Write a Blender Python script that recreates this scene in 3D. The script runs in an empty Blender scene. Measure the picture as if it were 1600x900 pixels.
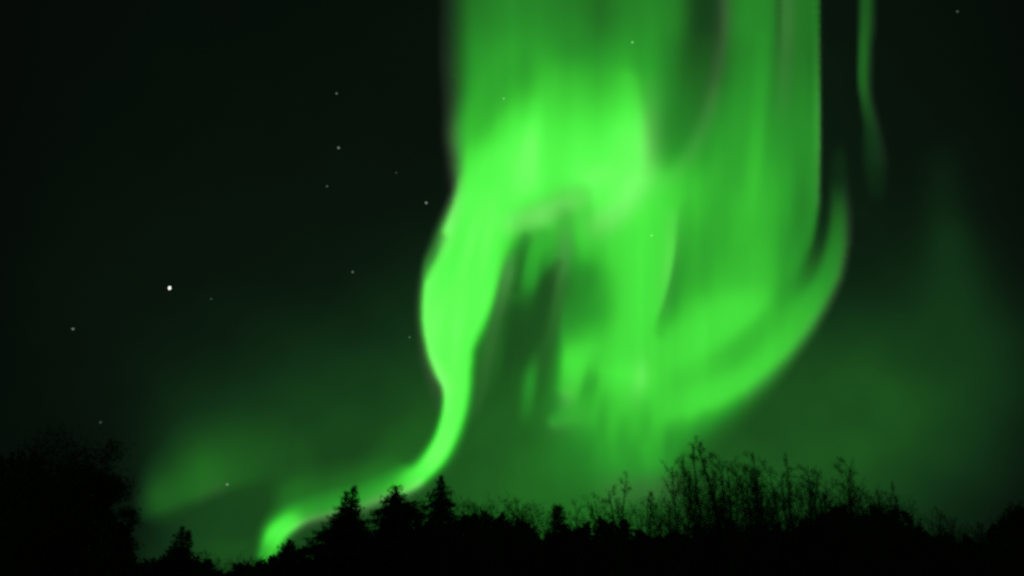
import bpy, bmesh, math, random
import numpy as np
from mathutils import Vector, Matrix

scene = bpy.context.scene
COL = scene.collection

# ---------------------------------------------------------------- camera
FPX = 1209.0                      # focal length in photo pixels (1600 wide)
PITCH = math.radians(23.7)
EYE = 1.6
cam_data = bpy.data.cameras.new('camera')
cam = bpy.data.objects.new('camera', cam_data)
COL.objects.link(cam)
scene.camera = cam
cam.location = (0, 0, EYE)
cam.rotation_euler = (math.pi / 2 + PITCH, 0, 0)
cam_data.sensor_width = 36
cam_data.lens = 36 * FPX / 1600
cam_data.clip_start = 0.1
cam_data.clip_end = 3.0e6
cam_data.dof.use_dof = True       # hand-held phone focused on the sky: the trees are a little soft
cam_data.dof.focus_distance = 1.0e6
cam_data.dof.aperture_fstop = 0.17

# ---------------------------------------------------------------- world: night, the sun far below the horizon
world = bpy.data.worlds.new('World')
scene.world = world
world.use_nodes = True
wn = world.node_tree
wn.nodes.clear()
w_out = wn.nodes.new('ShaderNodeOutputWorld')
w_bg = wn.nodes.new('ShaderNodeBackground')
w_sky = wn.nodes.new('ShaderNodeTexSky')
w_sky.sky_type = 'NISHITA'
w_sky.sun_disc = False
w_sky.sun_elevation = math.radians(-14)
w_sky.sun_rotation = math.radians(180)
w_bg.inputs['Strength'].default_value = 0.05
wn.links.new(w_sky.outputs['Color'], w_bg.inputs['Color'])
wn.links.new(w_bg.outputs['Background'], w_out.inputs['Surface'])

# ---------------------------------------------------------------- exposure and render settings
scene.view_settings.view_transform = 'Standard'
scene.view_settings.look = 'None'
scene.view_settings.exposure = 0
scene.view_settings.gamma = 1
scene.view_settings.use_curve_mapping = False
scene.render.engine = 'CYCLES'
cy = scene.cycles
cy.max_bounces = 4
cy.diffuse_bounces = 2
cy.glossy_bounces = 1
cy.transparent_max_bounces = 40
cy.use_denoising = False
cy.pixel_filter_type = 'BLACKMAN_HARRIS'
cy.filter_width = 2.4             # the photograph is soft

# ---------------------------------------------------------------- helpers
CP, SP = math.cos(PITCH), math.sin(PITCH)

def ray(px, py):
    """Direction(s) in which the photograph sees pixel (px, py)."""
    u = (np.asarray(px, float) - 800) / FPX
    v = (450 - np.asarray(py, float)) / FPX
    return np.stack([u, CP - SP * v, SP + CP * v], -1)

def at(px, py, depth):
    d = ray(px, py)
    t = depth / d[1]
    return Vector((t * d[0], depth, EYE + t * d[2]))

def tag(o, label=None, cat=None, group=None, kind=None):
    for k, v in (('label', label), ('category', cat), ('group', group), ('kind', kind)):
        if v:
            o[k] = v
    return o

def link(name, me, parent=None):
    o = bpy.data.objects.new(name, me)
    COL.objects.link(o)
    if parent is not None:
        o.parent = parent
    return o

def mesh_from(name, verts, faces, mat=None, smooth_faces=False):
    me = bpy.data.meshes.new(name)
    me.from_pydata([tuple(v) for v in verts], [], faces)
    if mat:
        me.materials.append(mat)
    if smooth_faces:
        me.polygons.foreach_set('use_smooth', [True] * len(me.polygons))
    me.update()
    return me

def grid_mesh(name, V, keep, colours, mat):
    """Quads of a (rows, cols, 3) point grid where keep (rows-1, cols-1) is set."""
    r, c, _ = V.shape
    idx = np.arange(r * c).reshape(r, c)
    q = np.stack([idx[:-1, :-1], idx[:-1, 1:], idx[1:, 1:], idx[1:, :-1]], -1)[keep]
    used = np.unique(q)
    remap = np.full(r * c, -1)
    remap[used] = np.arange(len(used))
    q = remap[q]
    P = V.reshape(-1, 3)[used]
    me = bpy.data.meshes.new(name)
    me.vertices.add(len(P)); me.vertices.foreach_set('co', P.astype(np.float32).ravel())
    me.loops.add(q.size); me.loops.foreach_set('vertex_index', q.astype(np.int32).ravel())
    me.polygons.add(len(q)); me.polygons.foreach_set('loop_start', np.arange(0, q.size, 4, dtype=np.int32))
    me.update(calc_edges=True)
    if colours is not None:
        rgba = np.concatenate([colours.reshape(-1, 3)[used], np.ones((len(used), 1))], 1)
        at_ = me.color_attributes.new('glow', 'FLOAT_COLOR', 'POINT')
        at_.data.foreach_set('color', rgba.astype(np.float32).ravel())
    me.materials.append(mat)
    me.polygons.foreach_set('use_smooth', [True] * len(me.polygons))
    return me

def glow_material(name, transparent):
    m = bpy.data.materials.new(name)
    m.use_nodes = True
    n, l = m.node_tree.nodes, m.node_tree.links
    n.clear()
    out = n.new('ShaderNodeOutputMaterial')
    a = n.new('ShaderNodeAttribute'); a.attribute_name = 'glow'
    e = n.new('ShaderNodeEmission')
    l.new(a.outputs['Color'], e.inputs['Color'])
    if transparent:                        # thin luminous gas: adds its light to what is behind it
        t = n.new('ShaderNodeBsdfTransparent'); s = n.new('ShaderNodeAddShader')
        l.new(e.outputs[0], s.inputs[0]); l.new(t.outputs[0], s.inputs[1]); l.new(s.outputs[0], out.inputs['Surface'])
    else:
        l.new(e.outputs[0], out.inputs['Surface'])
    m.cycles.emission_sampling = 'NONE'
    return m

def plant_material(name, c0, c1, scale, rough=.85):
    m = bpy.data.materials.new(name)
    m.use_nodes = True
    n, l = m.node_tree.nodes, m.node_tree.links
    b = n['Principled BSDF']
    b.inputs['Roughness'].default_value = rough
    b.inputs['Specular IOR Level'].default_value = .2
    tc = n.new('ShaderNodeTexCoord'); no = n.new('ShaderNodeTexNoise'); ra = n.new('ShaderNodeValToRGB')
    no.inputs['Scale'].default_value = scale
    no.inputs['Detail'].default_value = 4
    ra.color_ramp.elements[0].position = .35; ra.color_ramp.elements[1].position = .65
    ra.color_ramp.elements[0].color = (*c0, 1); ra.color_ramp.elements[1].color = (*c1, 1)
    l.new(tc.outputs['Object'], no.inputs['Vector']); l.new(no.outputs['Fac'], ra.inputs['Fac'])
    l.new(ra.outputs['Color'], b.inputs['Base Color'])
    return m

MAT_BARK = plant_material('dark_bark', (.035, .030, .026), (.07, .062, .052), 9)
MAT_NEEDLE = plant_material('spruce_needles', (.022, .034, .018), (.04, .055, .026), 3)
MAT_LEAF = plant_material('autumn_leaves', (.040, .042, .020), (.075, .062, .028), 4)
MAT_GRASS = plant_material('rough_grass', (.035, .042, .020), (.065, .062, .032), .8)

# ---------------------------------------------------------------- the aurora's light
# Brightness of the glow as a function of direction (photo pixels are only the unit in
# which directions were read off; they are turned into points 100 km up further down).
STEP = 4
GX = np.arange(-320, 1921, STEP).astype(float)
GY = np.arange(-320, 961, STEP).astype(float)
PX, PY = np.meshgrid(GX, GY)

def smooth(t):
    t = np.clip(t, 0, 1)
    return t * t * (3 - 2 * t)

def cubic_weights(xs, q):
    """Matrix that interpolates values at xs to q (monotone-free Catmull-Rom, clamped)."""
    xs = np.asarray(xs, float)
    n = len(xs)
    W = np.zeros((len(q), n))
    qc = np.clip(q, xs[0], xs[-1])
    k = np.clip(np.searchsorted(xs, qc, side='right') - 1, 0, n - 2)
    h = xs[k + 1] - xs[k]
    t = (qc - xs[k]) / h
    h00 = 2*t**3 - 3*t**2 + 1; h10 = t**3 - 2*t**2 + t
    h01 = -2*t**3 + 3*t**2;    h11 = t**3 - t**2
    r = np.arange(len(q))
    np.add.at(W, (r, k), h00); np.add.at(W, (r, k + 1), h01)
    for wt, j in ((h10, k), (h11, k + 1)):
        a = np.clip(j - 1, 0, n - 1); b = np.clip(j + 1, 0, n - 1)
        d = xs[b] - xs[a]
        np.add.at(W, (r, b), wt * h / d); np.add.at(W, (r, a), -wt * h / d)
    return W

def from_table(xs, rows):
    ys = [r[0] for r in rows]
    V = np.array([r[1] for r in rows], float)
    return cubic_weights(ys, GY) @ V @ cubic_weights(xs, GX).T

def spline(pts, n=26):
    P = np.array(pts, float)
    if len(P) == 1:
        return P
    t = np.arange(len(P)).astype(float)
    q = np.linspace(0, len(P) - 1, n * (len(P) - 1) + 1)
    return cubic_weights(t, q) @ P

def near(curve, pad):
    """Nearest point of a curve for every grid node within pad of its box."""
    x0, x1 = curve[:, 0].min() - pad, curve[:, 0].max() + pad
    y0, y1 = curve[:, 1].min() - pad, curve[:, 1].max() + pad
    i = np.where((GX >= x0) & (GX <= x1))[0]; j = np.where((GY >= y0) & (GY <= y1))[0]
    sl = (slice(j[0], j[-1] + 1), slice(i[0], i[-1] + 1))
    X, Y = PX[sl], PY[sl]
    best = np.full(X.shape, 1e18); idx = np.zeros(X.shape, int)
    for k in range(len(curve)):
        d = (X - curve[k, 0])**2 + (Y - curve[k, 1])**2
        m = d < best
        best[m] = d[m]; idx[m] = k
    return sl, X, Y, np.sqrt(best), idx

def stroke(F, pts, mode='over', tail=0.35):
    """pts: (x, y, fall_A, fall_B, core, value, alpha); A is the west side when running down.
    alpha fades past the ends by itself."""
    C = spline(pts)
    pad = 3.2 * max(C[:, 2].max(), C[:, 3].max()) + C[:, 4].max()
    sl, X, Y, d, k = near(C, pad)
    T = np.gradient(C[:, :2], axis=0)
    T /= np.linalg.norm(T, axis=1)[:, None] + 1e-9
    nx, ny = -T[k, 1], T[k, 0]
    side = (X - C[k, 0]) * nx + (Y - C[k, 1]) * ny
    wf = smooth((side / (d + 1e-6)) * 0.5 + 0.5)
    w = C[k, 2] * wf + C[k, 3] * (1 - wf)
    a = np.exp(-(np.maximum(0, d - C[k, 4]) / w)**2) * np.clip(C[k, 6], 0, 1)
    v = C[k, 5]
    if mode == 'over':
        F[sl] = F[sl] * (1 - a) + v * a
    elif mode == 'max':
        F[sl] = np.maximum(F[sl], F[sl] * (1 - a) + v * a)
    else:
        F[sl] += v * a

def blob(F, cx, cy, rx, ry, v, a=1.0, rot=0.0, mode='over'):
    c, s = math.cos(math.radians(rot)), math.sin(math.radians(rot))
    dx, dy = PX - cx, PY - cy
    u, w = (dx * c + dy * s) / rx, (-dx * s + dy * c) / ry
    al = a * np.exp(-(u * u + w * w))
    if mode == 'over':
        F[:] = F * (1 - al) + v * al
    else:
        F[:] = F + v * al

def soft_poly(pts):
    """Alpha of a closed outline (x, y, softness)."""
    P = np.array(pts + [pts[0]], float)
    C = np.concatenate([P[k] + (P[k + 1] - P[k]) * np.linspace(0, 1, int(np.hypot(*(P[k + 1] - P[k])[:2]) / 5) + 2, endpoint=False)[:, None]
                        for k in range(len(pts))])
    best = np.full(PX.shape, 1e18); wid = np.ones(PX.shape)
    for x, y, w in C:
        d = (PX - x)**2 + (PY - y)**2
        m = d < best
        best[m] = d[m]; wid[m] = w
    ins = np.zeros(PX.shape, bool)
    for k in range(len(pts)):
        x0, y0, _ = P[k]; x1, y1, _ = P[k + 1]
        if y0 != y1:
            c = ((y0 > PY) != (y1 > PY)) & (PX < (x1 - x0) * (PY - y0) / (y1 - y0) + x0)
            ins ^= c
    sd = np.sqrt(best) * np.where(ins, 1, -1)
    return smooth(0.5 + 0.5 * sd / wid)

def ripple(seed, lam_x, lam_y, slant=0.0):
    """Smooth 1-ish noise elongated along the rays."""
    r = np.random.RandomState(seed)
    nx = int(2400 / lam_x) + 3; ny = int(1500 / lam_y) + 3
    T = r.uniform(-1, 1, (ny, nx))
    ys = np.linspace(-420, 1080, ny); xs = np.linspace(-420, 2020, nx)
    return cubic_weights(ys, GY) @ T @ cubic_weights(xs, GX).T

BX = [0, 100, 200, 300, 400, 500, 600, 700, 800, 900, 1000, 1100, 1200, 1300, 1400, 1500, 1600]
BASE = [
 (0,   [.02, .03, .037, .04, .04, .042, .045, .055, .06, .07, .08, .08, .08, .08, .06, .045, .03]),
 (150, [.02, .034, .043, .048, .052, .056, .06, .065, .08, .09, .1, .1, .1, .1, .075, .06, .04]),
 (300, [.027, .044, .055, .065, .07, .074, .08, .09, .12, .13, .14, .14, .13, .12, .10, .09, .05]),
 (450, [.035, .06, .075, .09, .10, .11, .13, .16, .22, .22, .22, .19, .18, .16, .16, .15, .08]),
 (600, [.04, .065, .10, .15, .19, .23, .25, .29, .31, .31, .31, .29, .29, .30, .29, .24, .14]),
 (700, [.04, .05, .10, .20, .26, .28, .30, .33, .34, .38, .38, .34, .31, .31, .28, .21, .12]),
 (800, [.03, .04, .10, .23, .27, .30, .31, .34, .38, .40, .37, .31, .28, .25, .20, .15, .09]),
 (900, [.02, .04, .13, .24, .30, .30, .30, .31, .33, .33, .30, .25, .22, .2, .15, .12, .07]),
]
BODY_X = [700, 740, 780, 820, 860, 900, 940, 980, 1020, 1060, 1095, 1120, 1150, 1190, 1230, 1270, 1310]
BODY = [
 (-320, [0.26, 0.36, 0.42, 0.40, 0.36, 0.33, 0.30, 0.33, 0.34, 0.28, 0.18, 0.18, 0.34, 0.38, 0.34, 0.30, 0.18]),
 (0, [0.36, 0.44, 0.50, 0.51, 0.50, 0.47, 0.41, 0.48, 0.50, 0.44, 0.28, 0.26, 0.46, 0.50, 0.45, 0.42, 0.28]),
 (40, [0.38, 0.48, 0.53, 0.55, 0.54, 0.52, 0.45, 0.52, 0.53, 0.45, 0.28, 0.26, 0.48, 0.51, 0.46, 0.42, 0.28]),
 (80, [0.40, 0.54, 0.60, 0.62, 0.62, 0.57, 0.56, 0.60, 0.56, 0.43, 0.29, 0.31, 0.47, 0.50, 0.45, 0.40, 0.25]),
 (120, [0.42, 0.58, 0.65, 0.65, 0.74, 0.71, 0.68, 0.69, 0.60, 0.45, 0.33, 0.37, 0.51, 0.53, 0.47, 0.43, 0.25]),
 (160, [0.44, 0.62, 0.72, 0.78, 0.83, 0.81, 0.80, 0.81, 0.64, 0.49, 0.39, 0.47, 0.57, 0.55, 0.51, 0.47, 0.25]),
 (200, [0.48, 0.72, 0.86, 0.95, 0.93, 0.93, 0.94, 0.98, 0.68, 0.51, 0.47, 0.55, 0.61, 0.59, 0.55, 0.50, 0.25]),
 (240, [0.60, 0.88, 0.98, 1.03, 0.98, 1.00, 1.02, 1.02, 0.76, 0.55, 0.57, 0.61, 0.63, 0.63, 0.58, 0.51, 0.25]),
 (280, [0.70, 0.98, 1.00, 1.06, 0.98, 1.00, 1.04, 1.03, 0.88, 0.73, 0.69, 0.65, 0.65, 0.67, 0.61, 0.50, 0.12]),
 (320, [0.80, 1.00, 1.00, 1.00, 0.92, 0.82, 0.92, 0.95, 0.90, 0.79, 0.71, 0.65, 0.69, 0.69, 0.61, 0.47, 0.20]),
 (360, [0.90, 1.00, 0.90, 0.72, 0.75, 0.76, 0.86, 0.88, 0.88, 0.77, 0.67, 0.65, 0.69, 0.69, 0.59, 0.47, 0.30]),
 (400, [0.90, 0.90, 0.70, 0.52, 0.60, 0.62, 0.80, 0.86, 0.87, 0.79, 0.65, 0.67, 0.71, 0.71, 0.59, 0.49, 0.42]),
 (440, [0.90, 0.80, 0.50, 0.48, 0.36, 0.52, 0.70, 0.84, 0.86, 0.75, 0.67, 0.73, 0.75, 0.73, 0.61, 0.55, 0.52]),
 (480, [0.80, 0.60, 0.38, 0.34, 0.36, 0.52, 0.68, 0.84, 0.86, 0.78, 0.78, 0.82, 0.84, 0.80, 0.66, 0.66, 0.60]),
 (520, [0.70, 0.50, 0.34, 0.30, 0.38, 0.66, 0.76, 0.85, 0.85, 0.80, 0.84, 0.85, 0.84, 0.76, 0.70, 0.68, 0.60]),
 (560, [0.60, 0.38, 0.33, 0.31, 0.42, 0.82, 0.82, 0.86, 0.84, 0.85, 0.86, 0.82, 0.78, 0.76, 0.74, 0.66, 0.60]),
 (600, [0.50, 0.36, 0.33, 0.36, 0.46, 0.78, 0.80, 0.90, 0.86, 0.80, 0.80, 0.80, 0.80, 0.78, 0.70, 0.60, 0.50]),
 (640, [0.40, 0.34, 0.33, 0.38, 0.48, 0.70, 0.72, 0.76, 0.78, 0.80, 0.82, 0.80, 0.76, 0.60, 0.50, 0.50, 0.40]),
 (680, [0.33, 0.33, 0.34, 0.37, 0.45, 0.55, 0.64, 0.70, 0.72, 0.70, 0.62, 0.55, 0.50, 0.40, 0.40, 0.40, 0.40]),
 (720, [0.33, 0.34, 0.35, 0.39, 0.45, 0.49, 0.56, 0.62, 0.64, 0.58, 0.48, 0.40, 0.35, 0.30, 0.30, 0.30, 0.30]),
 (760, [0.33, 0.35, 0.36, 0.39, 0.42, 0.44, 0.46, 0.46, 0.46, 0.40, 0.34, 0.30, 0.30, 0.30, 0.30, 0.30, 0.30]),
 (800, [0.34, 0.35, 0.36, 0.38, 0.39, 0.40, 0.40, 0.38, 0.36, 0.32, 0.30, 0.30, 0.30, 0.30, 0.30, 0.30, 0.30]),
]
OUTLINE = [(702, -420, 34), (706, 0, 34), (707, 100, 36), (711, 180, 29), (714, 260, 20), (716, 330, 11),
           (716, 640, 20), (720, 780, 40), (1000, 790, 40), (1050, 742, 34), (1078, 692, 50), (1127, 652, 46),
           (1171, 617, 34), (1211, 579, 26), (1247, 537, 20), (1287, 480, 16), (1313, 433, 12), (1325, 380, 10),
           (1327, 330, 12), (1320, 285, 20), (1298, 290, 10), (1281, 300, 8), (1281, 180, 7), (1280, -420, 8)]

def sky_light():
    """Faint glow over the whole sky."""
    B = from_table(BX, BASE)
    stroke(B, [(1462, 210, 30, 30, 4, .17, 0), (1472, 290, 30, 30, 4, .17, .6), (1484, 420, 36, 40, 6, .21, .7), (1480, 560, 50, 50, 10, .24, .3)])
    B *= 1 + .07 * ripple(31, 210, 120) + .05 * ripple(37, 70, 50) + .03 * ripple(41, 24, 30)
    blob(B, 1500, 530, 110, 90, .22, .5)
    blob(B, 1520, 640, 90, 90, .2, .3)
    return B

def aurora_light(B):
    S = B.copy()
    K = np.zeros_like(S)
    body = from_table(BODY_X, BODY)
    a = soft_poly(OUTLINE)
    S = S * (1 - a) + body * a
    # wedge of dark sky between the tall curtain and the hook, and the hook itself
    stroke(S, [(1292, 250, 10, 18, 2, .13, 1), (1290, 322, 9, 10, 3, .15, 1), (1280, 380, 10, 11, 3, .22, .95), (1263, 426, 14, 13, 3, .40, .9), (1232, 456, 18, 18, 3, .56, .75), (1192, 505, 20, 20, 3, .68, .5), (1150, 540, 20, 20, 3, .72, .2)])
    stroke(S, [(1308, 270, 8, 12, 3, .2, .0), (1311, 310, 10, 9, 3, .30, .9), (1310, 350, 10, 9, 3, .42, .95), (1303, 400, 12, 10, 3, .52, .95), (1287, 447, 14, 12, 3, .60, .9), (1252, 498, 20, 16, 4, .68, .8), (1215, 540, 22, 16, 4, .74, .7)])
    # long bright bands along the hook
    stroke(S, [(1255, 505, 22, 14, 3, .72, .3), (1205, 556, 20, 15, 4, .79, .8), (1140, 605, 20, 17, 4, .83, .9), (1070, 628, 22, 20, 4, .82, .8), (1000, 640, 26, 22, 4, .78, .3)])
    stroke(S, [(1205, 440, 24, 20, 3, .74, .2), (1165, 485, 24, 18, 4, .86, .8), (1110, 512, 24, 18, 4, .86, .8), (1050, 545, 24, 20, 4, .85, .5)])
    stroke(S, [(1200, 505, 16, 18, 3, .66, .3), (1150, 552, 18, 20, 4, .70, .75), (1085, 585, 22, 20, 4, .75, .6), (1030, 612, 22, 20, 4, .78, .2)])
    # upper curtain: bright ray, arch and lower fringe
    stroke(S, [(836, 170, 13, 13, 2, 1.0, .2), (828, 225, 12, 12, 3, 1.10, .9), (823, 290, 13, 13, 3, 1.08, .9), (818, 330, 12, 12, 2, .98, .4)])
    stroke(S, [(724, 255, 16, 22, 4, .78, .1), (738, 205, 26, 26, 5, .70, .75), (762, 150, 28, 22, 5, .64, .8), (802, 98, 26, 20, 4, .60, .6), (835, 60, 24, 20, 4, .56, .2)])
    stroke(S, [(985, 130, 22, 12, 4, .8, .6), (990, 200, 18, 12, 4, 1.02, .7), (985, 270, 20, 14, 6, 1.06, .7), (940, 300, 30, 20, 6, 1.08, .6)])
    stroke(S, [(803, 350, 16, 16, 3, .86, .5), (845, 328, 20, 18, 4, .80, .65), (900, 305, 20, 14, 4, .80, .5)])
    stroke(S, [(938, 275, 13, 20, 3, 1.10, .6), (940, 330, 13, 22, 3, .97, .7), (946, 362, 13, 22, 2, .86, .3)])
    stroke(S, [(914, 306, 11, 11, 3, .82, .4), (910, 348, 12, 14, 5, .80, .8), (922, 392, 18, 18, 5, .82, .6)])
    stroke(S, [(884, 340, 16, 12, 3, .70, .7), (882, 390, 14, 13, 3, .60, .8), (874, 440, 10, 14, 2, .47, .7), (868, 490, 9, 12, 2, .42, .5), (850, 560, 9, 9, 2, .36, .3)])
    stroke(S, [(846, 370, 9, 12, 3, .68, .9), (834, 400, 10, 11, 4, .66, .95), (826, 440, 10, 10, 4, .58, .95), (822, 470, 10, 10, 2, .42, .4)])
    stroke(S, [(822, 372, 7, 6, 2, .55, .6), (813, 405, 8, 6, 2, .45, .9), (803, 450, 9, 8, 3, .36, .8)])
    stroke(S, [(872, 412, 6, 6, 2, .4, .5), (858, 440, 9, 8, 3, .31, .95), (846, 490, 14, 10, 4, .30, .9), (830, 550, 18, 12, 5, .31, .8)])
    stroke(S, [(790, 330, 11, 9, 3, .97, .5), (790, 355, 11, 9, 3, .92, .9), (788, 385, 10, 8, 2, .85, .4)])
    blob(S, 919, 434, 18, 38, .50, .5, 8)
    blob(S, 915, 490, 30, 26, .56, .4)
    # inner rays
    stroke(S, [(1050, 310, 26, 9, 3, .84, .2), (1046, 400, 26, 7, 3, .86, .85), (1035, 480, 24, 8, 3, .85, .6)])
    stroke(S, [(1068, 330, 7, 26, 2, .69, .5), (1061, 405, 6, 22, 3, .61, .9), (1046, 470, 6, 20, 3, .62, .95), (1030, 515, 9, 14, 2, .72, .6)])
    stroke(S, [(888, 450, 6, 8, 2, .5, .2), (884, 510, 7, 12, 2, .60, .7), (893, 560, 12, 14, 5, .86, .9), (886, 605, 12, 14, 4, .80, .7)])
    stroke(S, [(928, 560, 9, 9, 3, .70, .3), (922, 600, 10, 10, 4, .63, .9), (914, 632, 10, 10, 4, .60, .7), (905, 660, 10, 10, 3, .55, .2)])
    stroke(S, [(998, 545, 30, 10, 3, .86, .2), (997, 588, 40, 9, 4, .92, .8), (985, 622, 34, 16, 3, .80, .4)])
    stroke(S, [(867, 658, 9, 9, 3, .62, .8), (892, 647, 14, 15, 4, .67, .75), (940, 625, 24, 20, 4, .7, .4)])
    stroke(S, [(842, 545, 9, 9, 2, .42, .3), (832, 590, 11, 9, 3, .56, .9), (824, 635, 9, 9, 2, .50, .8), (820, 668, 9, 9, 2, .4, .3)])
    # tall right curtain: stripes
    stroke(S, [(1104, -300, 24, 14, 3, .24, .9), (1106, 0, 24, 12, 4, .24, .95), (1102, 70, 26, 12, 4, .30, .9), (1084, 145, 26, 16, 4, .42, .75), (1058, 205, 24, 20, 4, .50, .65), (1036, 245, 24, 24, 4, .60, .35), (1015, 285, 26, 26, 4, .7, 0)])
    stroke(S, [(1116, 150, 12, 14, 2, .52, .2), (1096, 210, 16, 16, 2, .62, .4), (1062, 268, 20, 20, 4, .78, .5), (1025, 310, 22, 22, 4, .86, .4)])
    stroke(S, [(1219, -300, 7, 4, 1, .34, .7), (1218, 0, 7, 4, 1, .36, .8), (1216, 110, 7, 5, 1, .46, .6), (1212, 200, 8, 6, 1, .58, .3)])
    stroke(S, [(1276, -300, 9, 4, 1, .42, .4), (1276, 60, 8, 4, 1, .52, .5), (1277, 180, 8, 4, 1, .60, .7), (1275, 300, 8, 5, 1, .58, .6), (1263, 380, 10, 6, 1, .52, .3)])
    stroke(S, [(1252, 40, 12, 9, 3, .44, .4), (1252, 200, 12, 9, 3, .52, .6), (1250, 330, 12, 10, 3, .48, .7), (1232, 430, 12, 10, 3, .58, .4)])
    stroke(S, [(1194, 60, 12, 9, 3, .60, .3), (1188, 170, 12, 9, 3, .67, .5), (1176, 280, 12, 10, 3, .76, .5), (1160, 370, 14, 10, 3, .76, .3)])
    # loose rays hanging below the hook
    for x, y0, y1, w, v in ((1026, 655, 738, 12, .62), (985, 665, 742, 14, .58), (955, 640, 716, 13, .68), (914, 655, 730, 16, .53), (1062, 640, 712, 13, .60), (1100, 628, 690, 13, .58)):
        stroke(S, [(x + 4, y0, w, w, 2, v + .10, 0), (x + 1, (y0 + y1) / 2, w, w, 2, v, .45), (x - 2, y1, w, w, 2, v - .14, 0)])
    for x, y0, y1, w, v in ((940, 610, 700, 9, .60), (972, 640, 720, 9, .60), (1010, 620, 700, 9, .66), (1045, 650, 730, 9, .50)):
        stroke(S, [(x + 3, y0, w, w, 1, v + .06, 0), (x, (y0 + y1) / 2, w, w, 1, v, .5), (x - 2, y1, w, w, 1, v - .12, 0)])
    # faint rays beside the ribbon
    for x0, y0, x1, y1, v in ((792, 480, 768, 620, .38), (858, 500, 836, 640, .36), (812, 470, 790, 600, .29), (778, 450, 752, 590, .44)):
        stroke(S, [(x0, y0, 8, 8, 1, v, 0), ((x0 + x1) / 2, (y0 + y1) / 2, 8, 8, 1, v, .6), (x1, y1, 8, 8, 1, v - .03, 0)])
    # the ribbon that falls to the horizon
    stroke(S, [(736, 265, 10, 24, 10, .92, .1), (742, 306, 12, 22, 24, 1.0, .75), (741, 350, 13, 16, 36, 1.0, .95), (730, 400, 12, 18, 43, 1.0, 1), (716, 450, 9, 16, 48, 1.02, 1),
               (705, 500, 9, 15, 40, 1.03, 1), (702, 540, 9, 13, 30, 1.02, 1), (706, 572, 10, 13, 22, 1.02, 1), (711, 605, 8, 13, 14, 1.03, 1), (708, 640, 7, 13, 11, 1.03, 1),
               (696, 682, 8, 12, 9, 1.06, 1), (680, 713, 10, 11, 8, 1.07, 1), (662, 736, 14, 10, 6, 1.02, 1), (645, 752, 22, 9, 6, .92, 1), (620, 766, 30, 9, 4, .76, .95),
               (592, 774, 32, 10, 4, .67, .9), (560, 786, 34, 10, 3, .64, .9), (520, 795, 34, 10, 3, .64, .9), (482, 806, 32, 8, 3, .68, .9), (456, 817, 24, 9, 5, .92, 1),
               (436, 831, 17, 10, 7, 1.02, 1), (423, 850, 11, 11, 7, 1.04, 1), (414, 872, 9, 11, 5, .86, .95), (404, 905, 9, 9, 2, .5, .3)])
    stroke(S, [(688, 372, 6, 9, 2, .30, .4), (672, 405, 6, 8, 3, .46, .7), (665, 430, 5, 6, 2, .60, .4)], mode='over')
    for pts in ([(760, 300), (735, 380), (712, 460)], [(778, 280), (762, 370), (745, 450)], [(700, 430), (684, 500), (690, 550)], [(730, 420), (716, 510), (712, 600)]):
        stroke(S, [(x, y, 9, 9, 2, 1.09, .6 if 0 < k < 2 else .1) for k, (x, y) in enumerate(pts)])
    stroke(S, [(720, 330, 8, 8, 2, .98, .1), (708, 400, 8, 8, 2, .96, .4), (690, 470, 8, 8, 2, .97, .1)])
    # soft skirts round the ribbon
    stroke(S, [(800, 400, 9, 8, 2, .5, .2), (792, 432, 9, 9, 2, .53, .8), (775, 500, 8, 9, 2, .42, .8), (762, 560, 9, 8, 2, .40, .7), (750, 620, 9, 8, 2, .37, .6), (735, 690, 10, 8, 2, .34, .2)])
    stroke(S, [(700, 740, 30, 10, 3, .5, .0), (680, 700, 26, 10, 3, .4, .0)], mode='max')
    stroke(S, [(650, 690, 40, 14, 4, .36, .5), (610, 735, 30, 14, 4, .42, .6), (560, 755, 26, 14, 4, .42, .6), (510, 765, 30, 18, 4, .40, .6), (462, 770, 26, 24, 4, .44, .7), (436, 800, 18, 18, 4, .5, .3)], mode='max')
    # loose patch low on the left
    stroke(S, [(520, 700, 60, 30, 4, .31, .1), (440, 722, 64, 24, 4, .33, .6), (385, 738, 68, 18, 4, .36, .8), (335, 752, 66, 16, 4, .39, .9), (288, 772, 54, 17, 4, .38, .9), (250, 787, 42, 18, 4, .39, .85), (224, 797, 26, 16, 3, .30, .5), (208, 803, 18, 14, 2, .2, .1)])
    stroke(S, [(352, 690, 24, 26, 4, .34, .2), (330, 735, 24, 26, 4, .42, .4), (308, 768, 18, 16, 3, .40, .3)])
    blob(S, 375, 800, 60, 24, .22, .75, -8)
    blob(S, 310, 815, 60, 26, .24, .4)
    blob(S, 380, 860, 60, 26, .32, .6)
    # thin streak high on the right
    stroke(S, [(1354, -300, 9, 13, 2, .30, .8), (1352, 0, 9, 13, 2, .36, .9), (1349, 70, 7, 11, 2, .38, .95), (1348, 125, 7, 10, 2, .37, .95), (1353, 162, 8, 9, 2, .30, .95), (1361, 200, 11, 10, 3, .23, .9), (1366, 250, 18, 16, 3, .20, .8), (1370, 310, 20, 20, 3, .16, .5), (1372, 380, 22, 22, 3, .15, 0)])
    blob(S, 1312, 262, 16, 40, .21, .5)
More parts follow.
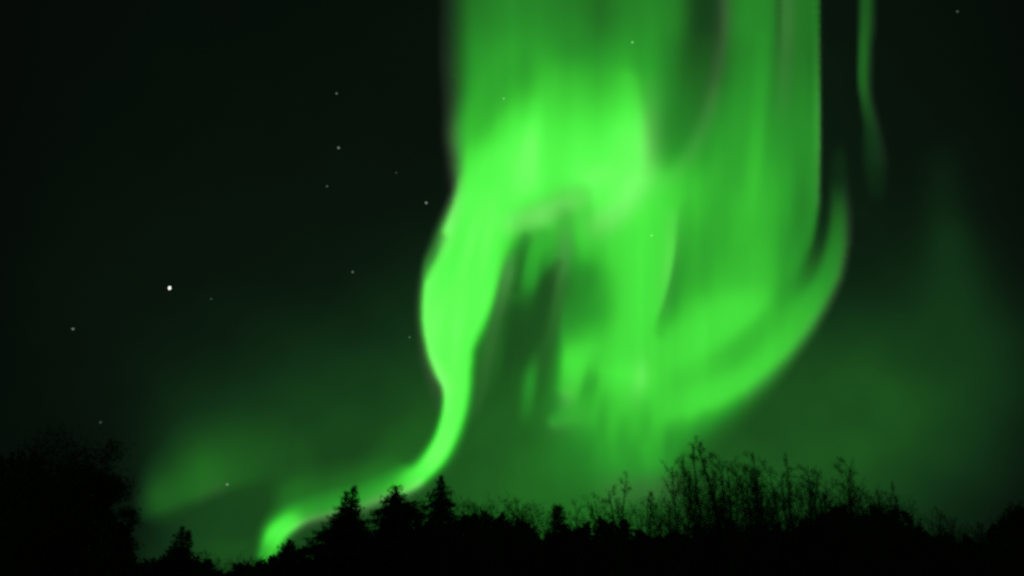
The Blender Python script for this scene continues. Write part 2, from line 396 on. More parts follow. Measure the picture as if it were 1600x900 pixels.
    # greyish fringes where the lower border glows pink
    fr = [
     [(692, -300, .20), (694, 20, .24), (697, 100, .32), (700, 180, .38), (704, 250, .46), (705, 305, .44), (694, 365, .32), (672, 410, .2), (659, 450, .22), (658, 500, .24), (666, 555, .32), (684, 600, .40), (691, 630, .15)],
     [(804, 350, .25), (835, 340, .36), (870, 325, .34), (905, 306, .3), (915, 290, .1)],
     [(1132, -300, .36), (1130, 0, .42), (1126, 70, .36), (1112, 150, .26), (1094, 210, .16), (1068, 255, .1), (1040, 290, .05)],
     [(1231, -300, .24), (1230, 0, .28), (1227, 110, .2), (1222, 180, .06)],
     [(1018, 140, .1), (1015, 220, .32), (1006, 280, .26), (960, 335, .3), (935, 352, .25)],
     [(1329, 290, .14), (1330, 340, .26), (1324, 400, .24), (1304, 460, .2), (1268, 512, .16), (1225, 568, .12), (1170, 620, .1)],
     [(1052, 340, .1), (1047, 410, .16), (1036, 480, .08)],
     [(884, 340, .1), (882, 395, .28), (872, 450, .2), (866, 500, .14), (848, 570, .06)],
     [(798, 405, .2), (792, 434, .34), (776, 500, .24), (760, 570, .18), (746, 640, .1)],
     [(1004, 555, .06), (1002, 590, .2), (990, 625, .08)], [(884, 625, .2), (892, 600, .06)], [(870, 666, .12), (900, 657, .06)],
     [(655, 757, .3), (630, 772, .42), (600, 780, .45), (560, 797, .42), (520, 806, .45), (480, 817, .42), (455, 832, .15)],
     [(1372, 40, .1), (1368, 130, .16), (1376, 190, .2), (1384, 250, .15)], [(960, 770, .2), (1050, 765, .22)],
     [(318, 775, .1), (340, 765, .14)], [(1280, 60, .12), (1281, 200, .2), (1279, 320, .16)],
    ]
    wd = [16, 22, 12, 13, 22, 11, 12, 13, 11, 13, 14, 18, 10, 12, 26, 14, 6]
    for c, w in zip(fr, wd):
        stroke(K, [(x, y, w, w, 1, k, 1) for x, y, k in c], mode='max')
    for x, y, r, k in ((945, 340, 18, .3), (905, 300, 24, .15)):
        blob(K, x, y, r, r, k, .5)
    # fine rays, strongest where the glow is strong
    rays = ripple(4, 20, 420) * .7 + ripple(9, 52, 300) + ripple(14, 11, 240) * .45
    S *= 1 + .026 * rays * smooth(S / .5) * (1 - .6 * smooth((S - .9) / .15))
    return S, K

RAMP_V = np.array([0, .1, .2, .3, .4, .5, .6, .7, .8, .9, 1.0, 1.12, 1.3])
RAMP_C = np.array([(4, 7, 5), (10, 24, 13), (18, 52, 23), (27, 78, 28), (33, 104, 33), (38, 130, 39), (44, 155, 44),
                   (54, 183, 49), (66, 213, 58), (74, 236, 66), (86, 253, 78), (118, 255, 102), (146, 255, 126)], float) / 255

def colour(S, K):
    """Emission (linear) for a display brightness S and a grey fringe K."""
    c = np.stack([np.interp(S, RAMP_V, RAMP_C[:, i]) for i in range(3)], -1)
    g = c[..., 1]
    k = np.clip(K, 0, 1)[..., None]
    tgt = np.stack([g * .66 + .10, g * .96 + .06, g * .56 + .09], -1)
    c = c * (1 - k) + np.maximum(c, tgt) * k
    return np.where(c <= .04045, c / 12.92, ((c + .055) / 1.055) ** 2.4)
# ---------------------------------------------------------------- the sky and the aurora in it
KM = 1000.0
B_SKY = sky_light()
S_ALL, K_ALL = aurora_light(B_SKY)
E_BASE = colour(B_SKY, np.zeros_like(B_SKY))
E_AUR = np.maximum(colour(S_ALL, K_ALL) - E_BASE, 0)

def sample(F, px, py):
    i = np.clip((px - GX[0]) / STEP, 0, len(GX) - 1.001); j = np.clip((py - GY[0]) / STEP, 0, len(GY) - 1.001)
    i0, j0 = i.astype(int), j.astype(int)
    a, b = (i - i0)[..., None], (j - j0)[..., None]
    return (F[j0, i0] * (1 - a) + F[j0, i0 + 1] * a) * (1 - b) + (F[j0 + 1, i0] * (1 - a) + F[j0 + 1, i0 + 1] * a) * b

def build_sky():
    """A dome 900 km across the camera with the faint airglow of the sky and added fill light out of view."""
    az = np.radians(np.concatenate([np.arange(-180, -60, 3), np.arange(-60, 60, .6), np.arange(60, 181, 3)]))
    el = np.radians(np.concatenate([np.arange(-6, 75, .6), np.arange(75, 91, 3)]))
    A, L = np.meshgrid(az, el)
    D = np.stack([np.sin(A) * np.cos(L), np.cos(A) * np.cos(L), np.sin(L)], -1)
    fwd = D[..., 1] * CP + D[..., 2] * SP
    up = -D[..., 1] * SP + D[..., 2] * CP
    f = np.maximum(fwd, .25)
    px = np.clip(800 + FPX * D[..., 0] / f, -200, 1800); py = np.clip(450 - FPX * up / f, -300, 940)
    col = sample(E_BASE, px, py)
    # sky out of view is brightened: added fill light for the dark trees
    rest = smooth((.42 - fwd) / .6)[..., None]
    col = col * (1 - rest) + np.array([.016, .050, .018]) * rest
    keep = np.ones((len(el) - 1, len(az) - 1), bool)
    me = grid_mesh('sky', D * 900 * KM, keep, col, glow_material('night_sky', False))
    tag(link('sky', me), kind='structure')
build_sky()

MAT_GLOW = glow_material('aurora_glow', True)

def soft(pts, w=40):
    return soft_poly([(x, y, w) for x, y in pts])

PARTS = {
 'ribbon': soft([(640, 310), (800, 310), (803, 420), (775, 520), (755, 660), (700, 770), (560, 840), (450, 940), (370, 940), (372, 800), (440, 745), (560, 700), (640, 640), (625, 480)], 34),
 'tall': soft([(1112, -420), (1300, -420), (1292, 240), (1280, 330), (1250, 430), (1150, 470), (1060, 420), (1050, 330), (1092, 220)], 34),
 'crown': soft([(640, -420), (1112, -420), (1092, 220), (1050, 320), (950, 372), (860, 350), (800, 345), (640, 325)], 34),
 'streak': soft([(1325, -420), (1600, -420), (1600, 330), (1340, 330)], 26),
 'patch': soft([(60, 600), (480, 620), (430, 740), (385, 800), (385, 950), (60, 950)], 30),
}
tot = sum(PARTS.values())
PARTS['hook'] = np.clip(1 - tot, 0, 1) + 1e-6
tot = sum(PARTS.values())

def build_aurora(key, name, label, height, seed):
    """Two folded sheets of glowing air about height km up, a few km apart, sharing the light."""
    w = (PARTS[key] / tot)[..., None]
    E = E_AUR * w
    lum = E.max(-1)
    E = E * smooth((lum - .0012) / .006)[..., None]
    hot = lum > .0022
    keep = hot[:-1, :-1] | hot[1:, :-1] | hot[:-1, 1:] | hot[1:, 1:]
    D = ray(PX, PY)
    D /= np.linalg.norm(D, axis=-1)[..., None]
    fold = 1 + .035 * ripple(seed, 70, 700) + .02 * ripple(seed + 50, 200, 300)
    R = height * KM / np.maximum(D[..., 2], .16) * fold
    o = link(name, grid_mesh(name, D * R[..., None] + np.array([0, 0, EYE]), keep, E * .6, MAT_GLOW))
    back = link(name + '_back', grid_mesh(name, D * (R * 1.05)[..., None] + np.array([0, 0, EYE]), keep, E * .4, MAT_GLOW))
    bm = bmesh.new()
    bm.from_mesh(o.data); bm.from_mesh(back.data)
    bm.to_mesh(o.data); bm.free()
    bpy.data.objects.remove(back)
    return tag(o, label, 'aurora')

build_aurora('ribbon', 'aurora_ribbon', 'brightest narrow green aurora ribbon bulging, then curving down to the horizon behind the spruces', 92, 1)
build_aurora('crown', 'aurora_curtain', 'broad bright green aurora curtain with an arched lower edge at top centre', 98, 2)
build_aurora('tall', 'aurora_curtain', 'tall striped green aurora curtain with a straight right edge', 104, 3)
build_aurora('hook', 'aurora_arc', 'wide green aurora arc sweeping low above bare trees and hooking up at its right end', 110, 4)
build_aurora('streak', 'aurora_streak', 'thin dim green aurora streak high in the dark sky on the right', 116, 5)
build_aurora('patch', 'aurora_patch', 'faint hazy green aurora patch low on the left above the twin pointed spruces', 118, 6)

# ---------------------------------------------------------------- stars
STAR_MATS = {}
def star(px, py, r, rgb, label, group, tall=1.0):
    key = rgb
    if key not in STAR_MATS:
        m = bpy.data.materials.new('starlight'); m.use_nodes = True
        n = m.node_tree.nodes; n.clear()
        out = n.new('ShaderNodeOutputMaterial'); e = n.new('ShaderNodeEmission')
        e.inputs['Color'].default_value = (*rgb, 1)
        m.node_tree.links.new(e.outputs[0], out.inputs['Surface'])
        m.cycles.emission_sampling = 'NONE'
        STAR_MATS[key] = m
    dist = 850 * KM
    d = ray(px, py); d = d / np.linalg.norm(d)
    bm = bmesh.new()
    bmesh.ops.create_icosphere(bm, subdivisions=2, radius=r / FPX * dist)
    me = bpy.data.meshes.new('star'); bm.to_mesh(me); bm.free()
    me.materials.append(STAR_MATS[key])
    o = link('star', me)
    o.location = Vector(d * dist)
    o.scale = (1, 1, tall)
    tag(o, label, 'star', group)

G_STAR = 'stars in the dark sky'
star(265, 450, 2.3, (1.0, 1.0, .92), 'brightest white star alone in the dark left half of the sky', G_STAR, 1.35)
star(529, 231, 2.1, (0.115, 0.131, 0.115), 'clear grey star, middle of the three in a short bent row', G_STAR)
star(526, 146, 1.8, (0.082, 0.098, 0.082), 'faint star, highest of the three in a short bent row', G_STAR)
star(511, 291, 1.8, (0.057, 0.066, 0.057), 'dim star, lowest of the three in a short bent row', G_STAR)
star(666, 317, 2.2, (0.139, 0.156, 0.148), 'clear grey star just left of the pink edge of the aurora', G_STAR)
star(551, 425, 1.9, (0.090, 0.107, 0.090), 'faint star left of where the bright ribbon bulges', G_STAR)
star(114, 514, 1.9, (0.098, 0.139, 0.123), 'bluish star lower left of the brightest star', G_STAR)
star(355, 757, 1.9, (0.131, 0.213, 0.148), 'pale green star on the hazy low patch of aurora', G_STAR)
star(640, 527, 1.7, (0.057, 0.107, 0.074), 'tiny star touching the left side of the bright ribbon', G_STAR)
star(157, 660, 1.7, (0.041, 0.057, 0.045), 'very dim star above the big dark tree at the far left', G_STAR)
star(330, 467, 1.6, (.035, .05, .04), 'barely visible star just right of the brightest star', G_STAR)
star(619, 270, 1.6, (.03, .045, .04), 'barely visible star between the short row and the pink aurora edge', G_STAR)
star(988, 66, 1.9, (.13, .28, .12), 'star shining through the top centre of the aurora curtain', G_STAR)
star(787, 154, 1.8, (.10, .18, .10), 'star shining through the upper left of the aurora curtain', G_STAR)
star(1018, 368, 1.8, (.14, .2, .13), 'pale star shining through the inner rays of the aurora arc', G_STAR)
star(1496, 18, 1.7, (.04, .06, .05), 'tiny star alone in the top right corner of the sky', G_STAR)

# ---------------------------------------------------------------- ground
def build_ground():
    rs = [0, 3, 8, 15, 25, 40, 60, 90, 150, 400, 1500, 6000, 30000]
    n = 48
    rnd = random.Random(5)
    V = [(0, 0, 0)]; F = []
    for r in rs[1:]:
        for k in range(n):
            a = 2 * math.pi * k / n
            V.append((r * math.sin(a), r * math.cos(a), rnd.uniform(-.06, .06) * min(1, r / 10) if r < 200 else 0))
    for k in range(n):
        F.append((0, 1 + (k + 1) % n, 1 + k))
    for j in range(len(rs) - 2):
        for k in range(n):
            a, b = 1 + j * n + k, 1 + j * n + (k + 1) % n
            F.append((a, b, b + n, a + n))
    tag(link('ground', mesh_from('ground', V, F, MAT_GRASS, True)), kind='structure')
build_ground()

# ---------------------------------------------------------------- tree building
class Geo:
    def __init__(self):
        self.v, self.f = [], []
    def tube(self, pts, radii, sides=5):
        n0 = len(self.v)
        for k, p in enumerate(pts):
            a = pts[min(k + 1, len(pts) - 1)] - pts[max(k - 1, 0)]
            a = a.normalized() if a.length > 1e-9 else Vector((0, 0, 1))
            x = a.cross(Vector((.31, .95, .1)))
            x = x.normalized() if x.length > 1e-6 else Vector((1, 0, 0))
            y = a.cross(x)
            for s in range(sides):
                t = 2 * math.pi * s / sides
                self.v.append(p + (x * math.cos(t) + y * math.sin(t)) * radii[k])
        for k in range(len(pts) - 1):
            for s in range(sides):
                a, b = n0 + k * sides + s, n0 + k * sides + (s + 1) % sides
                self.f.append((a, b, b + sides, a + sides))
        self.f.append(tuple(n0 + (len(pts) - 1) * sides + s for s in range(sides)))
    def leaf(self, p, axis, width_dir, ln, wd):
        n0 = len(self.v)
        self.v += [p, p + axis * ln * .45 + width_dir * wd * .5, p + axis * ln, p + axis * ln * .45 - width_dir * wd * .5]
        self.f.append((n0, n0 + 1, n0 + 2, n0 + 3))
    def mesh(self, name, mat):
        return mesh_from(name, self.v, self.f, mat)

def rvec(r):
    while True:
        v = Vector((r.uniform(-1, 1), r.uniform(-1, 1), r.uniform(-1, 1)))
        if .05 < v.length < 1:
            return v.normalized()

def spruce_geo(seed, H, prof, ragged=.25):
    """Spruce: straight trunk, whorls of sagging boughs set with short needle sprays.
    prof: [(height, crown radius)] from the tip down."""
    r = random.Random(seed)
    tr, cr = Geo(), Geo()
    lean = Vector((r.uniform(-.02, .02), r.uniform(-.02, .02), 0))
    axis = lambda h: Vector((0, 0, h)) + lean * h * h / H
    n = 14
    tr.tube([axis(H * k / n) for k in range(n + 1)], [max(.012, (.012 * H) * (1 - k / n) ** .9) for k in range(n + 1)], 6)
    hs = [p[0] for p in prof][::-1]; rs = [p[1] for p in prof][::-1]
    h = max(.5, hs[0] - .3)
    while h < H - .02:
        u = H - h
        R = float(np.interp(h, hs, rs))
        nb = r.randint(7, 9) if R > .35 else r.randint(4, 6)
        a0 = r.uniform(0, 6.3)
        steep = max(0, 1 - u / 1.2)
        for b in range(nb):
            a = a0 + 2 * math.pi * b / nb + r.uniform(-.3, .3)
            L = max(.07, R * r.uniform(1 - ragged * 1.5, 1 + ragged * .7))
            if r.random() < .10:
                L *= 1.22
            out = Vector((math.cos(a), math.sin(a), 0))
            side = Vector((-out.y, out.x, 0))
            rise = r.uniform(.05, .3) + .7 * steep
            sag = r.uniform(.25, .5) * (1 - .7 * steep)
            p0 = axis(h)
            P = []
            m = max(3, int(L / .16))
            for k in range(m + 1):
                t = k / m
                P.append(p0 + out * (L * t) + Vector((0, 0, L * (rise * t - sag * t * t + .18 * t ** 4))))
            cr.tube(P, [.016 * (1 - .85 * k / m) + .003 for k in range(m + 1)], 3)
            for k in range(1, m + 1):
                d = (P[k] - P[k - 1]).normalized()
                w = .38 * L * (1 - .7 * k / m) + .07
                for s in (-1, 1):
                    for q in range(2):
                        ax = (d * r.uniform(.5, 1.1) + side * s * r.uniform(.5, 1.1) + Vector((0, 0, r.uniform(-.6, .25)))).normalized()
                        cr.leaf(P[k - 1].lerp(P[k], r.random()), ax, ax.cross(rvec(r)).normalized(), w * r.uniform(.5, 1.0), r.uniform(.06, .12))
                ax = (Vector((0, 0, -1)) + rvec(r) * .5).normalized()      # hanging sprays
                cr.leaf(P[k], ax, ax.cross(rvec(r)).normalized(), min(.36, .1 + L * .3) * r.uniform(.6, 1), r.uniform(.07, .12))
            ax = (P[-1] - P[-2]).normalized()
            cr.leaf(P[-1] - ax * .05, ax, ax.cross(rvec(r)).normalized(), r.uniform(.10, .2), .06)
        h += r.uniform(.11, .17)
    return tr, cr

def sapling_geo(seed, H, spread=.17, up=1.0, nbr=26, leafy=.5, stems=1, leaf=.062, first=.22, tuft=0):
    """Thin bare broadleaf tree: one or a few stems, rising branches, fine twigs, few leaves left."""
    r = random.Random(seed)
    tr, cr, lf = Geo(), Geo(), Geo()
    def leaves_at(p, n, s=1.0):
        for _ in range(n):
            ax = (rvec(r) + Vector((0, 0, -.4))).normalized()
            lf.leaf(p + rvec(r) * r.uniform(0, .10 * s), ax, ax.cross(rvec(r)).normalized(), leaf * r.uniform(.7, 1.5), leaf * r.uniform(.5, 1.0))
    def limb(geo, p, d, L, rad, seg, sides, bend, upw):
        P = [p.copy()]; dd = d.copy()
        for k in range(seg):
            dd = (dd + rvec(r) * bend + Vector((0, 0, upw))).normalized()
            P.append(P[-1] + dd * (L / seg))
        geo.tube(P, [max(.0045, rad * (1 - .82 * k / seg)) for k in range(seg + 1)], sides)
        return P, dd
    for s in range(stems):
        a = r.uniform(0, 6.3)
        d0 = Vector((math.cos(a), math.sin(a), 0)) * (0 if stems == 1 else r.uniform(.04, .12)) + Vector((0, 0, 1))
        Hs = H * (1 if s == 0 else r.uniform(.75, .96))
        P, _ = limb(tr, Vector((math.cos(a), math.sin(a), 0)) * (.0 if stems == 1 else .18), d0.normalized(), Hs, .0105 * H * r.uniform(.85, 1.25) / stems ** .4, 16, 6, .045, .04)
        # bring the top to the full height
        kz = Hs / P[-1].z
        for b in range(int(nbr / stems ** .6)):
            t = first + (1 - first) * (b + r.random()) / (nbr / stems ** .6)
            t = min(t, .985)
            f = t * 16; i = min(15, int(f))
            p = P[i].lerp(P[i + 1], f - i)
            a = r.uniform(0, 6.3)
            L = H * spread * (.35 + 1.1 * (1 - t)) * r.uniform(.55, 1.25)
            el = r.uniform(.5, 1.3) * up
            d = Vector((math.cos(a), math.sin(a), el)).normalized()
            Q, _ = limb(cr, p, d, L, .0042 * H * (1.05 - t) + .006, 6, 4, .14, .10 * up)
            for q in range(r.randint(6, 9)):
                g = r.uniform(.25, 1) * 6; j = min(5, int(g))
                p2 = Q[j].lerp(Q[j + 1], g - j)
                d2 = ((Q[j + 1] - Q[j]).normalized() + rvec(r) * .75 + Vector((0, 0, .25))).normalized()
                T, _ = limb(cr, p2, d2, L * r.uniform(.2, .45), .0075, 3, 3, .2, .08)
                for z in range(3):
                    p3 = T[r.randint(1, 2)]
                    U, _ = limb(cr, p3, (d2 + rvec(r) * .8).normalized(), L * r.uniform(.08, .2) + .08, .0055, 2, 3, .2, .05)
                    if r.random() < leafy * .6:
                        leaves_at(U[-1], r.randint(1, 2))
                if r.random() < leafy:
                    leaves_at(T[-1], r.randint(1, 4))
            if r.random() < leafy:
                leaves_at(Q[-1], r.randint(2, 6), 1.6)
        if tuft:
            for k in range(tuft):
                leaves_at(P[-1] + Vector((r.uniform(-.12, .12), r.uniform(-.12, .12), r.uniform(-.55, .1))), 2, 1.2)
    return tr, cr, lf

def crown_geo(seed, H, R, n=5200, leaf=.12, base=.22):
    """Full leafy crown: limbs through a lumpy volume, leaves in clumps on their twigs."""
    r = random.Random(seed)
    tr, cr, lf = Geo(), Geo(), Geo()
    pts = [Vector((0, 0, 0))]
    for k in range(8):
        pts.append(Vector((r.uniform(-.1, .1), r.uniform(-.1, .1), H * .85 * (k + 1) / 8)))
    tr.tube(pts, [.02 * H * (1 - .85 * k / 8) for k in range(9)], 7)
    clumps = []
    for k in range(46):
        z = r.uniform(base, .97)
        env = math.sin(math.pi * min(1, max(0, (z - base) / (1.08 - base))) ** .75) ** .7
        a = r.uniform(0, 6.3)
        rr = R * env * r.uniform(.25, 1.0)
        c = Vector((math.cos(a) * rr, math.sin(a) * rr, H * z))
        clumps.append(c)
        f = max(0, min(7.9, (z - .18) / .85 * 8)); i = int(f)
        p = pts[i].lerp(pts[i + 1], f - i)
        mid = p.lerp(c, .55) + Vector((0, 0, -.05 * H * .3)) + rvec(r) * .1
        cr.tube([p, mid, c], [.006 * H, .0035 * H, .008], 4)
        for q in range(5):
            e = c + rvec(r) * R * .34
            cr.tube([c.lerp(mid, r.random() * .4), e], [.014, .005], 3)
    for k in range(n):
        c = clumps[r.randrange(len(clumps))]
        s = R * .30
        p = c + Vector((r.gauss(0, s * .68), r.gauss(0, s * .68), r.gauss(0, s * .6)))
        ax = (rvec(r) + Vector((0, 0, -.3))).normalized()
        lf.leaf(p, ax, ax.cross(rvec(r)).normalized(), leaf * r.uniform(.7, 1.4), leaf * r.uniform(.5, .95))
    return tr, cr, lf

def tree_root(name, px, depth, label, cat, group=None):
    e = bpy.data.objects.new(name, None)
    e.empty_display_size = .5
    COL.objects.link(e)
    e.location = (at(px, 900, depth).x, depth, 0)
    return tag(e, label, cat, group)

def top_height(px, py, depth):
    return at(px, py, depth).z

def spruce(px, depth, outline, seed, label, **kw):
    """outline: (photo row, half width of the crown there in photo pixels) from the tip down."""
    H = top_height(px, outline[0][0], depth)
    prof = [(at(px, y, depth).z, w / FPX * depth) for y, w in outline]
    prof.append((1.2, prof[-1][1] * 1.5))
    tr, cr = spruce_geo(seed, H, prof, **kw)
    o = tree_root('spruce_tree', px, depth, label, 'tree', 'spruces in the treeline')
    link('trunk', tr.mesh('trunk', MAT_BARK), o)
    link('crown', cr.mesh('crown', MAT_NEEDLE), o)
    return o

# ---------------------------------------------------------------- spruces
spruce(273, 46, [(823, 1), (833, 5), (845, 12), (855, 18), (870, 25), (893, 36)], 11, 'small spruce with the left, taller tip of a close pair at the far left', ragged=.3)
spruce(284, 48, [(828, 1), (840, 5), (855, 8), (870, 10), (895, 12)], 12, 'narrow spruce with the right, lower tip of a close pair at the far left')
spruce(448, 47, [(844, 1), (855, 8), (864, 17), (875, 26), (893, 36)], 13, 'low spruce at the foot of the bright ribbon, left of the largest spruce', ragged=.35)
spruce(546, 46, [(758, 1), (766, 4), (775, 8), (790, 11), (802, 15), (808, 20), (830, 28), (860, 45), (893, 60)], 14, 'large spruce with the taller right-hand point of two close points', ragged=.36)
spruce(527, 44, [(769, 1), (778, 6), (789, 9), (803, 19), (815, 25), (833, 44), (867, 58), (893, 66)], 15, 'large wide spruce with the lower left-hand point of two close points', ragged=.36)
spruce(612, 47, [(760, 4), (766, 9), (770, 8), (778, 13), (784, 24), (795, 34), (815, 37), (840, 42), (890, 48)], 16, 'blunt ragged spruce under the end of the bright ribbon', ragged=.36)
spruce(683, 47, [(741, 1), (753, 5), (764, 10), (772, 20), (789, 27), (800, 25), (815, 22), (833, 25), (890, 34)], 17, 'tall spruce with a thin pointed tip just right of the ribbon', ragged=.45)
spruce(877, 50, [(789, 2), (795, 8), (805, 12), (815, 15), (830, 19), (850, 26), (890, 34)], 18, 'small dense dark spruce alone between fuzzy saplings and thin birches', ragged=.3)

# ---------------------------------------------------------------- full crowned trees
def leafy_tree(px, py, depth, half_px, seed, label, group=None, n=11000):
    H = top_height(px, py, depth)
    tr, cr, lf = crown_geo(seed, H, half_px / FPX * depth, n)
    o = tree_root('leafy_tree', px, depth, label, 'tree', group)
    link('trunk', tr.mesh('trunk', MAT_BARK), o)
    link('branches', cr.mesh('branches', MAT_BARK), o)
    link('foliage', lf.mesh('foliage', MAT_LEAF), o)
    return o
G_LEFT = 'big dark trees at the left edge'
leafy_tree(40, 672, 38, 75, 21, 'tallest dark round tree cut by the left picture edge', G_LEFT)
leafy_tree(112, 684, 40, 50, 22, 'big dark round tree, right of the one cut by the left edge', G_LEFT)
leafy_tree(176, 790, 44, 26, 23, 'lower dark tree between the big round crowns and the pair of small spruces', G_LEFT, 7000)
leafy_tree(640, 782, 52, 30, 24, 'dark leafy tree filling the gap between the blunt spruce and the thin pointed spruce', None, 8000)
leafy_tree(1400, 792, 52, 44, 25, 'dense dark tree at the right foot of the bare thicket', None, 7000)
leafy_tree(1606, 792, 48, 38, 26, 'dark tree cut by the right picture edge', None, 8000)

rnd = random.Random(77)

# ---------------------------------------------------------------- thin bare trees: prototypes 10 m tall, copied
PROTO = []
for k, kw in enumerate([
        dict(spread=.17, up=1.2, nbr=30, leafy=.12),
        dict(spread=.22, up=.9, nbr=34, leafy=.16),
        dict(spread=.14, up=1.6, nbr=28, leafy=.06),
        dict(spread=.20, up=1.1, nbr=38, leafy=.18, stems=2),
        dict(spread=.18, up=1.3, nbr=42, leafy=.10, stems=3),
        dict(spread=.11, up=1.3, nbr=22, leafy=.30, tuft=14),
        dict(spread=.16, up=1.0, nbr=40, leafy=.32),
        dict(spread=.25, up=.8, nbr=30, leafy=.08),
        dict(spread=.20, up=1.4, nbr=40, leafy=.05, stems=4),
        dict(spread=.24, up=1.0, nbr=36, leafy=.10, stems=2, first=.35)]):
    t, c, l = sapling_geo(300 + k, 10.0, **kw)
    top = max(v.z for g in (t, c, l) for v in g.v)
    PROTO.append((t.mesh('trunk', MAT_BARK), c.mesh('branches', MAT_BARK), l.mesh('leaves', MAT_LEAF), top))

def bare_tree(px, py, depth, proto, rot, label, group=None, wide=1.0, lean=None):
    if lean is None:
        lean = rnd.uniform(-.05, .05)
    wide *= rnd.uniform(.95, 1.55)
    t, c, l, top = PROTO[proto]
    o = tree_root('bare_tree', px, depth, label, 'tree', group)
    s = top_height(px, py, depth) / top
    o.scale = (s * wide, s * wide, s)
    o.rotation_euler = (0, lean, rot)
    for nm, me in (('trunk', t), ('branches', c), ('leaves', l)):
        link(nm, me, o)
    return o

G1 = 'fuzzy saplings right of the pointed spruce'
L1 = 'thin fuzzy sapling of even height in the stretch between pointed spruce and small dense spruce'
for k, (x, y) in enumerate([(706, 772), (718, 776), (731, 783), (744, 780), (757, 787), (769, 776), (783, 786), (796, 780), (808, 776), (822, 781), (835, 790), (850, 800)]):
    bare_tree(x, y, 46 + rnd.uniform(-2, 5), [6, 3, 4, 9, 1, 8][k % 6], rnd.uniform(0, 6.3), L1, G1, .9)

G2 = 'thin birches in the middle gap'
bare_tree(958, 733, 43, 5, .4, 'thinnest leafless leader with a tiny tuft, rising above the middle gap', G2, .8)
bare_tree(976, 750, 44, 5, 2.1, 'thin tree with a thick leaf tuft at its tip beside the thinnest leader', G2, 1.1)
bare_tree(912, 778, 46, 0, 3.0, 'short sparse tree just right of the small dense spruce', G2)
bare_tree(937, 768, 46, 1, 1.0, 'sparse tree left of the thinnest leader', G2, .9)
L2 = 'low thin tree between the leaf tufted tree and the tall bare thicket'
for k, (x, y) in enumerate([(995, 772), (1009, 766), (1024, 770), (1036, 778), (1048, 766)]):
    bare_tree(x, y, 45 + rnd.uniform(-2, 5), [6, 5, 0, 3, 2][k], rnd.uniform(0, 6.3), L2, G2, .9)

G3 = 'tall bare trees of the right thicket'
bare_tree(1064, 722, 42, 7, .3, 'leftmost tall bare tree of the right thicket with wide spreading twigs', G3, .9)
bare_tree(1097, 674, 43, 5, 1.3, 'tallest bare tree of the right thicket, a small tuft on its tip', G3, 1.1)
bare_tree(1150, 688, 42, 2, .8, 'tall straight bare tree with a dark stem where arc and dark sky meet', G3, 1.0)
bare_tree(1205, 699, 43, 4, 2.6, 'tall bare many stemmed tree standing clear against the dark green sky', G3, 1.0)
bare_tree(1243, 703, 44, 2, 4.4, 'tall bare tree with a bent drooping tip right of the many stemmed one', G3, .9, .03)
bare_tree(1322, 712, 42, 3, .2, 'bare forked tree, left of two that top the right end of the thicket', G3, .9)
bare_tree(1341, 716, 43, 7, 1.9, 'bare leaning tree, right of two that top the right end of the thicket', G3, .8, -.02)
L3 = 'bare twiggy tree among the taller ones in the left half of the right thicket'
for k, (x, y) in enumerate([(1076, 712), (1086, 700), (1110, 706), (1121, 716), (1133, 700), (1143, 712), (1161, 716), (1172, 722), (1186, 718), (1196, 722)]):
    bare_tree(x, y, 44 + rnd.uniform(-2, 6), [1, 9, 3, 8, 4, 7, 1, 0, 9, 4][k], rnd.uniform(0, 6.3), L3, G3, .9)
L4 = 'bare twiggy tree in the lower right half of the right thicket'
for k, (x, y) in enumerate([(1218, 710), (1230, 728), (1254, 735), (1268, 738), (1283, 722), (1297, 730), (1309, 742), (1354, 740), (1366, 756), (1380, 760), (1394, 768)]):
    bare_tree(x, y, 44 + rnd.uniform(-2, 6), [9, 1, 3, 8, 4, 7, 6, 1, 9, 0, 8][k], rnd.uniform(0, 6.3), L4, G3, .9)
G5 = 'low trees at the right end'
bare_tree(1432, 748, 45, 2, .6, 'lone thin leader rising right of the thicket', G5, .8)
L5 = 'low dim bare tree in the falling stretch left of the right picture edge'
for k, (x, y) in enumerate([(1416, 774), (1448, 778), (1465, 788), (1484, 793), (1503, 806), (1524, 815), (1546, 826), (1568, 818)]):
    bare_tree(x, y, 48 + rnd.uniform(-2, 6), [1, 8, 3, 9, 4, 6, 1, 3][k], rnd.uniform(0, 6.3), L5, G5, .9)
G6 = 'low shrubs between the left spruces'
L6 = 'low fuzzy bush between the small spruce pair and the low spruce'
for k, (x, y) in enumerate([(303, 856), (318, 868), (335, 872), (352, 876), (372, 884), (392, 880)]):
    bare_tree(x, y, 50 + rnd.uniform(-2, 6), [6, 3, 4, 6, 1, 3][k], rnd.uniform(0, 6.3), L6, G6, 1.0)

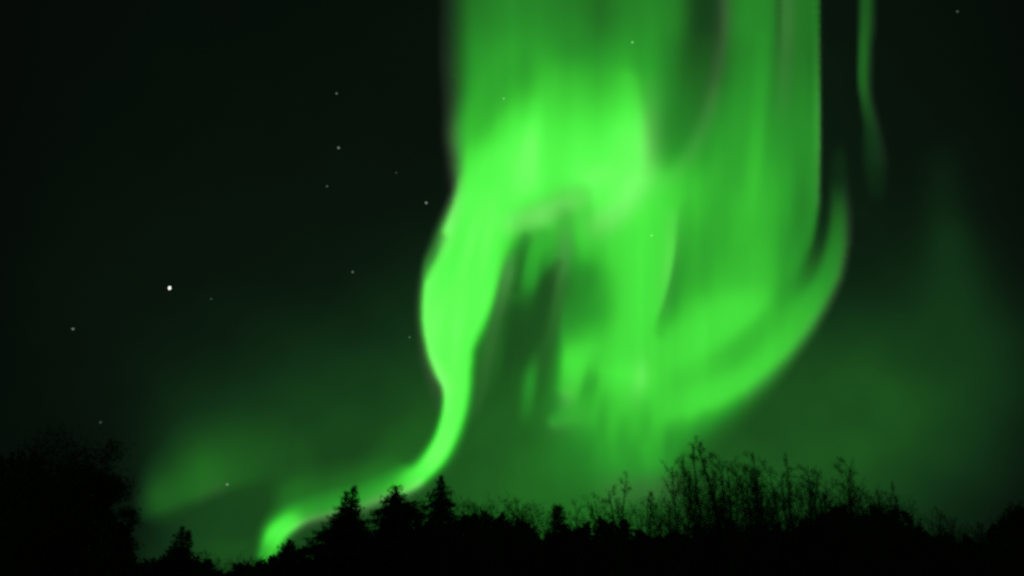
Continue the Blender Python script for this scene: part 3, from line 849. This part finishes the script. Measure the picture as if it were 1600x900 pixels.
# ---------------------------------------------------------------- the dark mass below: dense undergrowth and far woods
WOODS = [(-400, 700), (0, 730), (130, 770), (175, 830), (208, 893), (400, 893), (480, 872), (600, 835), (700, 828), (740, 818), (800, 822), (845, 838), (865, 846), (930, 832),
         (1000, 836), (1050, 846), (1150, 836), (1250, 842), (1320, 812), (1400, 806), (1440, 828), (1480, 848), (1540, 866), (1580, 836), (1620, 806), (2000, 790)]
def build_woods():
    r = random.Random(8)
    g = Geo(); tw = Geo()
    wx, wy = zip(*WOODS)
    for k in range(430):
        px = -380 + 2360 * (k + r.random()) / 430
        depth = r.uniform(52, 78)
        py = float(np.interp(px, wx, wy)) + r.uniform(-22, 14)
        H = at(px, py, depth).z
        x = at(px, 900, depth).x
        R = r.uniform(.8, 1.5)
        tw.tube([Vector((x, depth, 0)), Vector((x + r.uniform(-.2, .2), depth, H * .55)), Vector((x + r.uniform(-.4, .4), depth, H * .97))], [.07, .045, .01], 4)
        for q in range(480):
            t = r.random() ** .6
            z = H * (.02 + .98 * t)
            rr = R * (1.15 - t ** 3) * math.sqrt(r.random())
            a = r.uniform(0, 6.3)
            ax = (rvec(r) + Vector((0, 0, -.2))).normalized()
            g.leaf(Vector((x + rr * math.cos(a), depth + rr * math.sin(a), z)), ax, ax.cross(rvec(r)).normalized(), r.uniform(.24, .56), r.uniform(.16, .38))
    n = len(g.v)
    g.v += tw.v
    g.f += [tuple(i + n for i in f) for f in tw.f]
    tag(link('woods', g.mesh('woods', MAT_LEAF)), 'solid dark mass of woods under the treeline', 'woods', kind='stuff')
build_woods()

# twiggy thicket in front of it: one tangle
def build_thicket():
    r = random.Random(19)
    g = Geo()
    prof = [(-100, 760), (165, 826), (208, 893), (290, 890), (470, 885), (640, 800), (710, 794), (830, 798), (860, 822), (940, 806), (1050, 800), (1100, 768), (1250, 770), (1330, 770), (1420, 790), (1500, 826), (1570, 846), (1620, 820), (1700, 800)]
    wx, wy = zip(*prof)
    for k in range(1150):
        px = -80 + 1780 * (k + r.random()) / 1150
        depth = r.uniform(44, 54)
        py = float(np.interp(px, wx, wy)) + abs(r.gauss(0, 24)) - 16
        b = at(px, 900, depth)
        H = at(px, py, depth).z
        p = Vector((b.x, depth, 0)); P = [p]
        d = Vector((r.uniform(-.06, .06), r.uniform(-.06, .06), 1))
        for s in range(7):
            d = (d + rvec(r) * .06).normalized()
            P.append(P[-1] + d * (H / 7))
        g.tube(P, [.022 * (1 - .8 * s / 7) + .003 for s in range(8)], 3)
        for q in range(18):
            f = r.uniform(2.2, 6.95); i = int(f)
            o = P[i].lerp(P[i + 1], f - i)
            dd = (Vector((r.uniform(-1, 1), r.uniform(-1, 1), r.uniform(.3, 1.6)))).normalized()
            L = r.uniform(.25, .9)
            e = o + dd * L
            g.tube([o, o.lerp(e, .5) + rvec(r) * .05, e], [.008, .006, .004], 3)
            for z in range(2):
                m = o.lerp(e, r.uniform(.3, .9))
                g.tube([m, m + (dd + rvec(r) * .8) * r.uniform(.1, .3)], [.005, .0035], 3)
            for z in range(r.randint(0, 2)):
                ax = rvec(r)
                g.leaf(o.lerp(e, r.random()) + rvec(r) * .08, ax, ax.cross(rvec(r)).normalized(), r.uniform(.07, .14), r.uniform(.05, .1))
    tag(link('thicket', g.mesh('thicket', MAT_BARK)), 'tangle of thin twigs filling the foot of the treeline', 'thicket', kind='stuff')
build_thicket()
